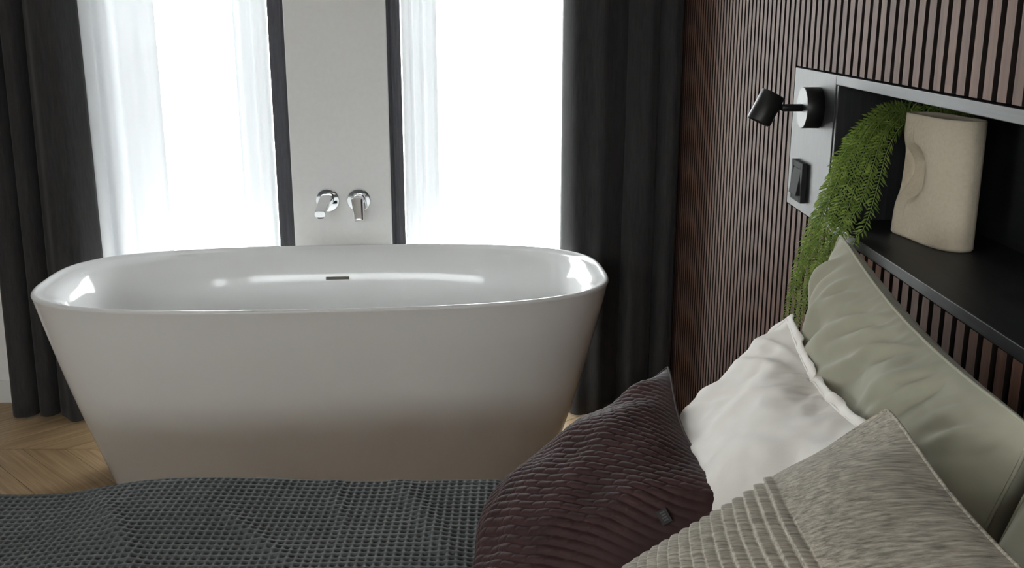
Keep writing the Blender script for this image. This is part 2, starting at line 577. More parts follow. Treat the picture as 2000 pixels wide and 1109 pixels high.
curtain('drape', 'charcoal floor-length drape at the left edge beside the bath', 'curtain', -1.845, -1.500, 3.630, .055, 1.7, M['charcoal'], seed=4, flare=.035, lean=.03, creases=[-1.745, -1.672], nx=240)
curtain('drape', 'wide charcoal floor-length drape in the corner by the slatted wall', 'curtain', .178, .592, 3.665, .056, 2.3, M['charcoal'], seed=11, flare=.01, creases=[.395, .505], nx=240)
curtain('drape', 'thin charcoal drape edge left of the white pier', 'curtain', -.858, -.775, 3.746, .005, 1.6, M['charcoal'], seed=5, nx=60, thick=0)
curtain('drape', 'thin charcoal drape edge right of the white pier', 'curtain', -.462, -.392, 3.746, .005, 1.6, M['charcoal'], seed=6, nx=60, thick=0)
curtain('sheer_curtain', 'bunched white voile curtain beside the left charcoal drape', 'curtain', -1.66, -1.42, 3.755, .014, 3.0, M['sheer'], seed=21, thick=0, nx=260)
curtain('sheer_curtain', 'loosely folded white voile panel in the left window', 'curtain', -1.60, -1.24, 3.710, .014, 3.5, M['sheer'], seed=22, thick=0, nx=200)
curtain('sheer_curtain', 'white voile curtain hanging left of the white pier', 'curtain', -.98, -.862, 3.745, .010, 2.0, M['sheer'], seed=23, thick=0, nx=160)
curtain('sheer_curtain', 'white voile curtain hanging right of the white pier', 'curtain', -.388, -.265, 3.745, .010, 2.5, M['sheer'], seed=24, thick=0, nx=160)

# ------------------------------------------------------------------ bathtub
TC, TROT, TZ = np.array([-.581, 3.21]), .078, .65


def sup(a, b, e, n=160):
    t = np.linspace(0, 2 * math.pi, n, endpoint=False)
    c, s = np.cos(t), np.sin(t)
    return np.stack([a * np.sign(c) * abs(c) ** (2 / e), b * np.sign(s) * abs(s) ** (2 / e)], 1)


def tub_ring(a, b, e, z, n=160):
    p = sup(a, b, e, n)
    c, s = math.cos(TROT), math.sin(TROT)
    return [(TC[0] + c * x - s * y_, TC[1] + s * x + c * y_, z) for x, y_ in p]


tub = empty('bathtub', (TC[0], TC[1], 0))
tag(tub, 'freestanding glossy white bathtub below the two windows', 'bathtub')
A1, B1, A0, B0 = .885, .425, .715, .295
R = []
R.append(tub_ring(A0 - .03, B0 - .03, 3.0, 0.0))
for k in range(6):
    q = k / 5 * math.pi / 2
    R.append(tub_ring(A0 - .022 + .022 * math.sin(q), B0 - .022 + .022 * math.sin(q), 3.0, .022 - .022 * math.cos(q)))
for k in range(1, 13):
    t = k / 12
    tt = t + .05 * math.sin(math.pi * t)
    R.append(tub_ring(A0 + (A1 - .002 - A0) * tt, B0 + (B1 - .002 - B0) * tt, 3.0 + .07 * t, .022 + (TZ - .012 - .022) * t))
for k in range(1, 9):   # lip
    q = k / 8 * math.pi * .80
    R.append(tub_ring(A1 - .010 + .010 * math.cos(q - .1), B1 - .010 + .010 * math.cos(q - .1), 3.07, TZ - .012 + .012 * math.sin(q)))
inner = [(.034, .026, .010), (.070, .044, .028), (.098, .060, .062), (.118, .073, .11), (.138, .088, .19), (.160, .105, .29), (.185, .130, .39), (.235, .165, .455), (.31, .215, .485), (.45, .30, .495)]
# smooth the inner profile
ip = np.array(inner)
ipr = resample(ip[:, None, :].repeat(2, 1), 40, 2)[:, 0]
for da, db, dz in ipr:
    R.append(tub_ring(A1 - da, B1 - db, 2.95, TZ - dz))
MB().rings(R, True, True, True).build('shell', M['acrylic'], tub)
# overflow slot on the far inner wall, drain in the floor
c, s_ = math.cos(TROT), math.sin(TROT)


def tubpt(x, y_, z): return (TC[0] + c * x - s_ * y_, TC[1] + s_ * x + c * y_, z)


ov = MB()
vs = []
for (dx, dz, dd) in [(-.040, -.004, 0), (.040, -.004, 0), (.040, .004, 0), (-.040, .004, 0)]:
    vs.append((dx, dz))
prof = lambda z: np.interp(TZ - z, ip[:, 2], B1 - ip[:, 1])
zc = TZ - .105
pts = []
for lay, off in ((0, -.010), (1, .012)):
    for dx, dz in vs:
        pts.append(tubpt(dx - .01, prof(zc + dz) + off, zc + dz))
ov.add(pts, [(0, 1, 2, 3), (4, 7, 6, 5), (0, 4, 5, 1), (1, 5, 6, 2), (2, 6, 7, 3), (3, 7, 4, 0)])
ov.build('overflow_slot', M['bronze'], tub)
MB().cyl(tubpt(0, 0, TZ - .497), tubpt(0, 0, TZ - .487), .032, profile=[(0, .032), (.8, .032), (1, .026)]).build('drain', M['chrome'], tub)

# ------------------------------------------------------------------ taps
def rose(parent, x, z, r=.044):
    MB().cyl((x, 3.7205, z), (x, 3.708, z), r, n=40, profile=[(0, r), (.6, r), (.9, r - .0015), (1, r - .004)]).build('rose', M['chrome'], parent)


sp = empty('bath_spout', (-.669, 3.72, .797)); tag(sp, 'chrome bath spout on the white pier, the left of two fittings', 'tap')
rose(sp, -.669, .797)
MB().cyl((-.669, 3.710, .797), (-.669, 3.685, .797), .021, n=32, profile=[(0, .021), (.8, .021), (1, .018)]).build('collar', M['chrome'], sp)
mb = MB()
rr = []
for t in np.linspace(0, 1, 12):
    yy = 3.70 - .150 * t; zz = .803 - .006 * t - .022 * t ** 2
    hw = .022 - .004 * t; hh = .019 - .009 * t
    rr.append([(-.669 + hw * math.copysign(abs(math.cos(q)) ** .5, math.cos(q)), yy, zz + hh * math.copysign(abs(math.sin(q)) ** .5, math.sin(q))) for q in np.linspace(0, 2 * math.pi, 24, endpoint=False)])
mb.rings(rr, True, True, True).build('spout', M['chrome'], sp)
MB().cyl((-.669, 3.562, .772), (-.669, 3.562, .760), .011, n=20).build('aerator', M['black_plastic'], sp)

mx = empty('bath_mixer', (-.556, 3.72, .797)); tag(mx, 'chrome single lever bath mixer on the white pier, right of the spout', 'tap')
rose(mx, -.556, .797)
MB().cyl((-.556, 3.710, .797), (-.556, 3.672, .797), .022, n=32, profile=[(0, .022), (.5, .022), (.9, .021), (1, .017)]).build('mixer_body', M['chrome'], mx)
rr = []
for t in np.linspace(0, 1, 10):
    yy = 3.676 - .040 * t; zz = .812 - .078 * t; xx = -.556 + .010 * t
    hw = .023 - .007 * t; hh = .011 - .006 * t
    rr.append([(xx + hw * math.copysign(abs(math.cos(q)) ** .6, math.cos(q)), yy - hh * math.sin(q) * .9, zz + hh * math.sin(q) * .4) for q in np.linspace(0, 2 * math.pi, 20, endpoint=False)])
MB().rings(rr, True, True, True).build('lever', M['chrome'], mx)

# ------------------------------------------------------------------ wall niche of black boards
ni = empty('wall_niche', (.62, 1.5, NZ0)); tag(ni, 'black wooden wall niche with lamp panel set into the slatted wall', 'shelf')
XF = .5965
MB().box(XF, .632, NY1 - .012, PY1, NZ0, NZ1).build('lamp_panel', M['black_wood'], ni, bevel=.0012)
MB().box(XF, .845, NY0, NY1 - .012, NZ1 - .018, NZ1).build('top_board', M['black_wood_h'], ni, bevel=.0012)
MB().box(XF, .845, NY0, NY1 - .012, NZ0, NZ0 + .018).build('shelf_board', M['black_wood_h'], ni, bevel=.0012)
MB().box(XF + .002, .845, NY1 - .024, NY1 - .0122, NZ0 + .018, NZ1 - .018).build('side_board', M['black_wood'], ni, bevel=.0012)
MB().box(XF + .002, .845, NY0, NY0 + .013, NZ0 + .018, NZ1 - .018).build('side_board', M['black_wood'], ni, bevel=.0012)
MB().box(.83, .8449, NY0 + .013, NY1 - .024, NZ0 + .018, NZ1 - .018).build('back_board', M['black_wood_h'], ni)
# matching lamp panel at the other bedside
MB().box(XF, .632, NY0 - .27, NY0 - .0005, NZ0, NZ1).build('lamp_panel', M['black_wood'], ni, bevel=.0012)

# light switch
sw = empty('light_switch', (XF, 2.121, 1.117)); tag(sw, 'square anthracite rocker light switch below the wall lamp', 'switch')
y0, y1, z0, z1 = 2.080, 2.162, 1.077, 1.158
fr = MB(); q = .013
XS = XF - .011
fr.box(XS, XF - .0002, y0, y0 + q, z0, z1).box(XS, XF - .0002, y1 - q, y1, z0, z1).box(XS, XF - .0002, y0 + q, y1 - q, z0, z0 + q).box(XS, XF - .0002, y0 + q, y1 - q, z1 - q, z1)
fr.build('switch_frame', M['black_plastic'], sw, bevel=.001)
ya, yb, za, zb = y0 + q + .0006, y1 - q - .0006, z0 + q + .0006, z1 - q - .0006
MB().add([(XF - .0005, ya, za), (XF - .0005, yb, za), (XF - .0005, yb, zb), (XF - .0005, ya, zb),
          (XF - .018, ya, za), (XF - .018, yb, za), (XF - .0095, yb, zb), (XF - .0095, ya, zb)],
         [(0, 3, 2, 1), (4, 5, 6, 7), (0, 1, 5, 4), (1, 2, 6, 5), (2, 3, 7, 6), (3, 0, 4, 7)]).build('rocker', M['black_plastic'], sw, bevel=.0008)

# wall lamp (off)
LY, LZ = 2.034, 1.274
lp = empty('wall_lamp', (XF, LY, LZ)); tag(lp, 'matte black cylindrical reading spot lamp mounted beside the niche', 'lamp')
MB().cyl((XF - .0002, LY, LZ), (XF - .033, LY, LZ), .0395, n=56, profile=[(0, .0395), (.96, .0395), (1, .0385)]).build('wall_plate', M['black_metal'], lp)
MB().cyl((XF - .030, LY, LZ), (.523, LY, LZ), .0072, n=24, profile=[(0, .0072), (.93, .0072), (1, .006)]).build('arm', M['black_metal'], lp)
hc = np.array([.4935, LY, LZ])
ax = np.array([-.44, -.05, -.895]); ax /= np.linalg.norm(ax)
MB().cyl((.527, LY, LZ), hc + ax * -.006, .006, n=16).build('joint', M['black_metal'], lp)
hd = MB()
hd.cyl(hc - ax * .0305, hc + ax * .0305, 1, n=48, cap=False, profile=[(0, .001), (0, .0225), (.02, .024), (.97, .024), (1, .0236), (1, .0215), (.80, .0205), (.80, .001)])
hd.build('lamp_head', M['black_metal'], lp)
MB().cyl(hc + ax * .0175, hc + ax * .020, .019, n=32).build('lens', M['lens'], lp)

# ------------------------------------------------------------------ vase
va = empty('vase', (.715, 1.74, NZ0 + .018)); tag(va, 'cream bisque slab vase with a navel dent standing in the niche', 'vase')
VC = np.array([.717, 1.738]); VL = np.array([-.36, .933]); VN = np.array([-.933, -.36])   # along, toward viewer
VZ0, VH = NZ0 + .0183, .212
nu, nv = 160, 60


def vase_ring(inset, z):
    t = np.linspace(0, 2 * math.pi, nu, endpoint=False)
    L, T = .094 - inset, .031 - inset
    cc, ss = np.cos(t), np.sin(t)
    a = L * np.sign(cc) * np.abs(cc) ** .62
    n_ = T * np.sign(ss) * np.abs(ss) ** .75
    wave = -.010 * np.sin(a / .094 * 2.4)           # S-curved slab
    n_ = n_ + wave
    zz = np.full(nu, z)
    P = VC + a[:, None] * VL + n_[:, None] * VN
    return np.concatenate([P, zz[:, None]], 1), a, ss


def vase_top(inset, dz):
    P, a, ss = vase_ring(inset, VZ0 + VH + dz)
    P[:, :2] -= (.013 * np.clip((a + .03) / .12, 0, 1))[:, None] * VL
    return P


rings = []
for k in range(nv):
    z = VZ0 + VH * k / (nv - 1)
    P, a, ss = vase_ring(.0025 if k == 0 else 0, z)
    hz = (z - VZ0) / VH
    # navel dent on the viewer side: steep to the right, easing out to the left
    da, dz = (a - .050), (z - VZ0 - VH * .53)
    rx = np.where(da < 0, .042, .075)
    rr_ = np.sqrt((da / rx) ** 2 + (dz / .044) ** 2)
    dent = -.040 / (1 + np.exp((rr_ - 1) * np.where(da < 0, 11.0, 5.0))) * np.clip(1.2 - .5 * rr_, .0, 1) * np.clip(ss * 2.5, 0, 1)
    P[:, :2] += dent[:, None] * VN
    P[:, :2] -= (.013 * hz * np.clip((a + .03) / .12, 0, 1))[:, None] * VL
    rings.append(P)
rings.append(vase_top(.0012, .001))
rings.append(vase_top(.0042, .001))
rings.append(vase_top(.0054, -.002))
rings.append(vase_top(.0065, -.045))
MB().rings([list(map(tuple, r_)) for r_ in rings], True, True, True).build('vase_body', M['stone'], va)

# ------------------------------------------------------------------ trailing plant
PX, PYc = .768, 1.880
pl = empty('trailing_plant', (PX, PYc, NZ0 + .018)); tag(pl, 'green trailing fern spilling out of the niche beside the vase', 'plant')
pz = NZ0 + .0182
MB().cyl((PX, PYc, pz), (PX, PYc, pz + .10), 1, n=32, cap=False, profile=[(0, .001), (0, .030), (.03, .031), (1, .040), (1, .036), (.85, .034)]).build('pot', M['pot'], pl)
MB().cyl((PX, PYc, pz + .084), (PX, PYc, pz + .088), .0345, n=24).build('soil', M['soil'], pl)
# two bounding paths over the shelf edge (world metres)
LEFT = np.array([(.755, 1.885, 1.17), (.735, 1.895, 1.27), (.69, 1.895, 1.29), (.640, 1.885, 1.262), (.600, 1.872, 1.216), (.575, 1.862, 1.165), (.560, 1.872, 1.095), (.550, 1.905, 1.00), (.542, 1.925, .915), (.540, 1.938, .865)])
RIGHT = np.array([(.775, 1.870, 1.17), (.74, 1.865, 1.26), (.70, 1.850, 1.275), (.66, 1.810, 1.240), (.63, 1.770, 1.180), (.605, 1.745, 1.125), (.585, 1.750, 1.080), (.560, 1.775, 1.03), (.540, 1.800, .965), (.530, 1.825, .905)])


def path(P, n):
    return resample(P[:, None, :].repeat(2, 1), n, 2)[:, 0]


def strand(pts, seed, leaf=.0150, step=.0064):
    r = np.random.default_rng(seed)
    d = np.linalg.norm(np.diff(pts, axis=0), axis=1); L = np.concatenate([[0], np.cumsum(d)])
    nS = max(6, int(L[-1] / .012))
    q = np.linspace(0, L[-1], nS)
    sp_ = np.stack([np.interp(q, L, pts[:, k]) for k in range(3)], 1)
    st = MB().tube(sp_, np.linspace(.0010, .0005, nS), 5).build('stem', M['stem'], pl)
    nl = int(L[-1] / step)
    t = np.linspace(.01 * L[-1], L[-1], nl)
    P = np.stack([np.interp(t, L, pts[:, k]) for k in range(3)], 1)
    T = np.gradient(P, axis=0); T /= np.linalg.norm(T, axis=1)[:, None]
    V, F = [], []
    side0 = np.cross(T, [0, 1.0, .1]) + 1e-6
    side0 /= np.linalg.norm(side0, axis=1)[:, None]
    nor = np.cross(side0, T)
    for i in range(nl):
        taper = min(1, .35 + 4 * (1 - t[i] / L[-1]))
        for k in range(2):
            ang = r.uniform(-.28, .28) + (0, math.pi, r.choice([-1.3, 1.3]))[k]
            s = side0[i] * math.cos(ang) + nor[i] * math.sin(ang)
            dirv = s * .86 + T[i] * r.uniform(.3, .65) + np.array([0, 0, -.12]); dirv /= np.linalg.norm(dirv)
            w = np.cross(dirv, nor[i] if k < 2 else side0[i]); w /= np.linalg.norm(w) + 1e-9
            l = leaf * taper * r.uniform(.7, 1.25); hw = l * .12
            b0 = P[i]
            up = np.cross(w, dirv)
            n0 = len(V)
            V += [b0, b0 + dirv * l * .45 + w * hw + up * hw * .4, b0 + dirv * l + np.array([0, 0, -.12 * l]), b0 + dirv * l * .45 - w * hw + up * hw * .4]
            F += [(n0, n0 + 1, n0 + 2, n0 + 3)]
    o = add_obj('leaflets', mesh_np('leaflets', np.array(V), np.array(F), False), M['leaf'])
    o.parent = st
    o['kind'] = 'stuff'
    return st


def clear_niche(P):
    inside = P[:, 0] > .592
    P[inside, 1] = np.minimum(P[inside, 1], 1.916)
    P[inside, 2] = np.clip(P[inside, 2], NZ0 + .03, NZ1 - .026)
    P[:, 0] = np.where((~inside) & (P[:, 2] < NZ1), np.minimum(P[:, 0], .585), P[:, 0])
    return P


for k in range(15):
    r = np.random.default_rng(100 + k)
    w = (k % 9) / 8 + r.uniform(-.05, .05)
    P = path(LEFT * (1 - w) + RIGHT * w, 60)
    t = np.linspace(0, 1, 60)[:, None]
    P += np.array([r.uniform(-.020, .006), r.uniform(-.012, .012), r.uniform(-.024, .014)]) * np.minimum(1, t * 4)
    P += np.stack([np.sin(t[:, 0] * 9 + r.uniform(0, 6)) * .003, np.sin(t[:, 0] * 7 + r.uniform(0, 6)) * .005, np.zeros(60)], 1) * np.minimum(1, 3 * t)
    end = int(60 * r.uniform(.62, 1.0)) if k >= 9 else (60 if k % 3 else 52)
    strand(clear_niche(P)[:max(12, end)], 200 + k)
for k in range(12):    # crown sprays behind the vase
    r = np.random.default_rng(300 + k)
    a = r.uniform(math.pi * .95, math.pi * 1.75)
    ln = r.uniform(.07, .15)
    p0 = np.array([PX + r.uniform(-.01, .01), PYc + r.uniform(-.015, .005), 1.17])
    dv = np.array([math.cos(a) * .6, math.sin(a), 0])
    P = np.array([p0, p0 + dv * ln * .15 + [0, 0, .085], p0 + dv * ln * .5 + [0, 0, .125], p0 + dv * ln + [0, 0, .10 + r.uniform(-.02, .015)]])
    P = path(P, 24)
    P[:, 0] = np.clip(P[:, 0], np.where(P[:, 1] < 1.84, .775, 0), .815)
    strand(clear_niche(P), 400 + k)

# ------------------------------------------------------------------ bed
BZ = .585
bed = empty('bed', (-.45, .85, 0)); tag(bed, 'low bed standing against the slatted wall under a grey blanket', 'bed')
MB().box(-1.50, .585, -.06, 1.755, .06, .33).build('bed_base', M['bed_base'], bed, bevel=.015)
for lx in (-1.40, .48):
    for ly in (.05, 1.65):
        MB().cyl((lx, ly, 0), (lx, ly, .062), .025, .03, n=20).build('bed_foot', M['black_metal'], bed)
MB().box(-1.49, .583, -.05, 1.745, .331, BZ).build('mattress', M['mattress'], bed, bevel=.05, seg=5)


def blanket():
    pitch, pt = .0138, .0152
    s = np.concatenate([np.linspace(-1.50, -1.16, 30)[:-1], np.arange(-1.16, .012, pitch / 6)])
    RT = .055
    # arc-length coordinate t: 0 at far side drop bottom, along up the side, over the edge, over the top to the near side
    drop, arc = .13, RT * math.pi / 2
    tf = np.arange(drop - .05, drop + arc + .56, pitch / 6)
    t = np.concatenate([np.linspace(0, drop - .05, 16)[:-1], tf, np.linspace(tf[-1], drop + arc + 1.76, 60)[1:]])
    Yf, ZT = 1.772, BZ + .046
    y = np.where(t < drop, Yf, np.where(t < drop + arc, Yf - RT + RT * np.cos(np.clip((t - drop) / RT, 0, 1.5708)), Yf - RT - (t - drop - arc)))
    z = np.where(t < drop, ZT - RT - (drop - t), np.where(t < drop + arc, ZT - RT + RT * np.sin(np.clip((t - drop) / RT, 0, 1.5708)), ZT))
    ny = np.where(t < drop, 1, np.where(t < drop + arc, np.cos(np.clip((t - drop) / RT, 0, 1.5708)), 0))
    nz = np.sqrt(1 - ny ** 2)
    X, T = np.meshgrid(s, t, indexing='ij')
    Y = np.broadcast_to(y, X.shape).copy(); Z = np.broadcast_to(z, X.shape).copy()
    NY = np.broadcast_to(ny, X.shape); NZ = np.broadcast_to(nz, X.shape)
    # soft puffiness and lazy creases
    low = .003 * np.sin(7 * X - 5 * T + .4) + .003 * np.sin(11 * X + 6 * T)
    low += -.022 / (1 + np.exp((X + .74) / .035)) + .004 * np.exp(-((X + .18) / .22) ** 2)
    for (cx, ct, ang, wd_, am, ln) in [(-.66, .37, 1.05, .016, .007, .16), (-.42, .41, .85, .014, .005, .14), (-.15, .34, 1.2, .020, .006, .2), (-.86, .45, 1.2, .016, .005, .14), (-.30, .29, 1.35, .012, .004, .12)]:
        dx, dt = X - cx, T - ct
        u = dx * math.cos(ang) - dt * math.sin(ang) * -1; v = -dx * math.sin(ang) + dt * math.cos(ang)
        low += am * np.exp(-(v / wd_) ** 2 - (u / ln) ** 2)
    # waffle relief: raised grid threads, sunken cells
    sx = X + .004 * np.sin(5 * T + 3 * X); st = T + .004 * np.sin(4 * X)
    fx = np.abs(np.mod(sx / pitch, 1) - .5) * 2; ft = np.abs(np.mod(st / pt, 1) - .5) * 2
    ridge = np.maximum(np.clip((fx - .38) / .45, 0, 1), np.clip((ft - .36) / .40, 0, 1))
    ridge = ridge * ridge * (3 - 2 * ridge)
    fine = ((X > -1.16) & (T > drop - .05) & (T < tf[-1])).astype(float)
    hgt = low + (.0054 * (ridge - 1) + .0006 * np.sin(math.pi * fx)) * fine
    Y += NY * hgt; Z += NZ * hgt
    # rolled right edge where the blanket ends
    e = np.clip((X + .045) / .055, 0, 1)
    Z -= (1 - np.sqrt(np.clip(1 - e ** 2, 0, 1))) * (.034) * NZ
    Y -= (1 - np.sqrt(np.clip(1 - e ** 2, 0, 1))) * .02 * NY
    X = np.where(e > .985, X - .004, X)
    V = np.stack([X, Y, Z], -1).reshape(-1, 3)
    o = add_obj('waffle_blanket', mesh_np('waffle_blanket', V, grid_faces(*X.shape, flip=True)), M['blanket'])
    return tag(o, 'slate grey waffle weave blanket spread over the bed', 'blanket')


blanket()


# ------------------------------------------------------------------ pillows: two stitched sheets inflated by a small cloth solver
def inflate(w, h, n, m, thick, steps=320, seed=0, bend=.25):
    r = np.random.default_rng(seed)
    u = np.linspace(-w / 2, w / 2, n); v = np.linspace(-h / 2, h / 2, m)
    U, Vv = np.meshgrid(u, v, indexing='ij')
    P = np.zeros((2, n, m, 3))
    P[..., 0], P[..., 1] = U, Vv
    prof = (1 - (2 * U / w) ** 2) * (1 - (2 * Vv / h) ** 2)
    P[0, ..., 2] = .03 * thick / .15 * prof; P[1, ..., 2] = -P[0, ..., 2]
    P[..., 2] += r.normal(size=P.shape[:3]) * .0006
    Vel = np.zeros_like(P)
    du, dv = u[1] - u[0], v[1] - v[0]
    dg = math.hypot(du, dv)
    target = thick * w * h * .50

    def con(A, B, L, k, ks):
        d = B - A
        l = np.sqrt((d * d).sum(-1, keepdims=True)) + 1e-12
        st = np.where(l > L, k, ks)
        c = d * ((l - L) / l * .5 * st)
        A += c; B -= c

    def stitch():
        for sl in (np.s_[0, :], np.s_[-1, :], np.s_[:, 0], np.s_[:, -1]):
            a = (P[0][sl] + P[1][sl]) / 2
            P[0][sl] = a; P[1][sl] = a

    for it in range(steps):
        N0 = np.cross(np.gradient(P[0], axis=0), np.gradient(P[0], axis=1))
        N1 = -np.cross(np.gradient(P[1], axis=0), np.gradient(P[1], axis=1))
        vol = (P[0, ..., 2] * N0[..., 2]).sum() + (P[1, ..., 2] * N1[..., 2]).sum()
        press = np.clip((target - vol) / target, -.5, 1) * .0035
        old = P.copy()
        nn = np.stack([N0, N1]); nn /= np.linalg.norm(nn, axis=-1, keepdims=True) + 1e-12
        P += Vel * .85 + nn * press
        for q in range(3):
            for o in (0, 1):
                a = P[:, o:n - 1:2]; bb = P[:, o + 1:n:2]; k = min(a.shape[1], bb.shape[1])
                con(a[:, :k], bb[:, :k], du, 1, .8)
                a = P[:, :, o:m - 1:2]; bb = P[:, :, o + 1:m:2]; k = min(a.shape[2], bb.shape[2])
                con(a[:, :, :k], bb[:, :, :k], dv, 1, .8)
            for o in (0, 1):
                A = P[:, o:n - 1:2, :-1]; B = P[:, o + 1:n:2, 1:]; k = min(A.shape[1], B.shape[1])
                con(A[:, :k], B[:, :k], dg, .35, .1)
                A = P[:, o:n - 1:2, 1:]; B = P[:, o + 1:n:2, :-1]; k = min(A.shape[1], B.shape[1])
                con(A[:, :k], B[:, :k], dg, .35, .1)
            stitch()
        # bending: relax toward neighbour average
        lap = np.zeros_like(P)
        lap[:, 1:-1] += (P[:, 2:] + P[:, :-2]) / 2 - P[:, 1:-1]
        lap[:, :, 1:-1] += (P[:, :, 2:] + P[:, :, :-2]) / 2 - P[:, :, 1:-1]
        P += lap * .5 * bend
        stitch()
        Vel = P - old
        P -= P.mean((0, 1, 2))
    return P


_cache = {}


def pillow(name, label, mat, corners, w, h, thick, res, seed, disp=None, bend=.25, zscale=(1, 1), sag=None, seam=None, flange=None, flip=(1, 1), n=56, roll=None, xmax=None, zmin=None, noise=.004, full=(1, 1), fadew=.07, crumple=0):
    """corners: TF, TN, BF, BN (top/bottom, far/near). u runs far->near, v bottom->top"""
    key = (w, h, n, thick, seed, bend)
    if key not in _cache: _cache[key] = inflate(w, h, n, int(n * h / w), thick, seed=seed, bend=bend)
    P = _cache[key]
    nu, nv = res
    G = [resample(P[k], nu, nv) for k in (0, 1)]
    TF, TN, BF, BN = [np.array(c_, float) for c_ in corners]
    cu = np.mean([abs(P[0, i, j, 0]) for i in (0, -1) for j in (0, -1)])
    cv = np.mean([abs(P[0, i, j, 1]) for i in (0, -1) for j in (0, -1)])
    e1 = (TN + BN - TF - BF) / 2; e2 = (TF + TN - BF - BN) / 2
    nrm = np.cross(e2, e1); nrm /= np.linalg.norm(nrm)
    if nrm[0] > 0: nrm = -nrm
    U0, V0 = np.meshgrid(np.linspace(0, 1, nu), np.linspace(0, 1, nv), indexing='ij')
    out = []
    for k in (0, 1):
        g = G[k]
        a = (g[..., 0] / cu + 1) / 2; b_ = (g[..., 1] / cv + 1) / 2
        a, b_ = a[..., None], b_[..., None]
        Q = (BF * (1 - a) + BN * a) * (1 - b_) + (TF * (1 - a) + TN * a) * b_
        zm = np.abs(g[..., 2]).max()
        zz = np.sign(g[..., 2]) * zm * (np.abs(g[..., 2]) / zm) ** full[k] * zscale[k]
        if sag is not None: zz = zz + sag(U0, V0)
        Q = Q + zz[..., None] * nrm
        out.append(Q)
    edge = np.minimum(np.minimum(U0, 1 - U0), np.minimum(V0, 1 - V0))
    fade = np.clip(edge / fadew, 0, 1)
    nmap = smooth_noise(nu, nv, 9, seed + 50) * noise + smooth_noise(nu, nv, 26, seed + 80) * crumple - np.abs(smooth_noise(nu, nv, 15, seed + 90)) * crumple * 1.5
    out[0] = out[0] + (nmap * fade)[..., None] * nrm
    if disp is not None:
        gu, gv = np.gradient(out[0], axis=0), np.gradient(out[0], axis=1)
        nn = np.cross(gv, gu); nn /= np.linalg.norm(nn, axis=-1, keepdims=True) + 1e-12
        if (nn * nrm).sum(-1).mean() < 0: nn = -nn
        out[0] = out[0] + nn * (disp(U0, V0) * fade)[..., None]
    for Q in out:
        if xmax is not None: Q[..., 0] = np.where(Q[..., 0] > xmax - .02, xmax - .02 + .02 * np.tanh((Q[..., 0] - xmax + .02) / .02), Q[..., 0])
        if zmin is not None: Q[..., 2] = np.maximum(Q[..., 2], zmin)
    F0 = grid_faces(nu, nv)
    idx = np.arange(nu * nv).reshape(nu, nv)
    bi = np.full((nu, nv), -1)
    bi[0], bi[-1], bi[:, 0], bi[:, -1] = idx[0], idx[-1], idx[:, 0], idx[:, -1]
    bi[1:-1, 1:-1] = nu * nv + np.arange((nu - 2) * (nv - 2)).reshape(nu - 2, nv - 2)
    F1 = bi.ravel()[grid_faces(nu, nv)]
    V = np.concatenate([out[0].reshape(-1, 3), out[1][1:-1, 1:-1].reshape(-1, 3)])
    sgn = np.cross(e1, e2).dot(nrm) > 0
    F = np.concatenate([F0 if sgn else F0[:, ::-1], F1[:, ::-1] if sgn else F1])
    root = empty(name, tuple((BF + BN) / 2))
    tag(root, label, 'pillow' if 'pillow' in name else 'cushion')
    keep(add_obj('cover', mesh_np('cover', V, F), mat), root)
    B = out[0]
    loop = np.concatenate([B[:-1, 0], B[-1, :-1], B[:0:-1, -1], B[0, :0:-1]])
    k = max(1, len(loop) // 240)
    lp_ = loop[::k]
    if seam:
        MB().tube(lp_, seam, 6, True).build('seam', mat, root)
    if flange:
        cen = loop.mean(0)
        T = np.roll(loop, -2, 0) - np.roll(loop, 2, 0)
        T /= np.linalg.norm(T, axis=1)[:, None] + 1e-9
        outw = np.cross(T, nrm); outw *= np.sign((outw * (loop - cen)).sum(1))[:, None]
        ph = np.arange(len(loop)) / len(loop) * 2 * math.pi
        wob = .0025 * np.sin(23 * ph) + .002 * np.sin(41 * ph + 1)
        R0 = loop - outw * .004
        R1 = loop + outw * flange * .5 + nrm * (wob * .5)[:, None]
        R2 = loop + outw * (flange * (1 + .15 * np.sin(17 * ph)))[:, None] + nrm * wob[:, None]
        nL = len(loop)
        VV = np.concatenate([R0, R1, R2])
        i = np.arange(nL); j = (i + 1) % nL
        FF = np.concatenate([np.stack([i, j, j + nL, i + nL], 1), np.stack([i + nL, j + nL, j + 2 * nL, i + 2 * nL], 1)])
        o = keep(add_obj('flange', mesh_np('flange', VV, FF), mat), root)
        md = o.modifiers.new('thickness', 'SOLIDIFY'); md.thickness = .0025; md.offset = 0
    return root, out, nrm


def edge_folds(seed, tops):
    """soft folds running in from the seams; tops = [(edge, count, skew, amplitude, reach)]"""
    def f(U, V):
        h = np.zeros_like(U)
        for i, (e, cnt_, skew, amp, reach) in enumerate(tops):
            r = np.random.default_rng(seed * 10 + i)
            d, s = {'T': (1 - V, U), 'B': (V, U), 'F': (U, V), 'N': (1 - U, V)}[e]
            for k in range(cnt_):
                s0 = (k + r.uniform(.1, .9)) / cnt_
                sk = skew + r.uniform(-.35, .35)
                w0 = r.uniform(.010, .020); rc = reach * r.uniform(.5, 1.3); a0 = amp * r.uniform(.35, 1.1)
                c_ = s - (s0 + sk * d + r.uniform(-.5, .5) * d * d)
                w = w0 * (1 + 2.2 * d / rc)
                h += a0 * (np.exp(-(c_ / w) ** 2) - .55 * np.exp(-((c_ - 1.5 * w) / w) ** 2)) * np.clip((d - .05) / .2 if e == 'F' else d / .10, 0, 1) * np.exp(-(d / rc) ** 2)
        return h
    return f


ZB = BZ + .004
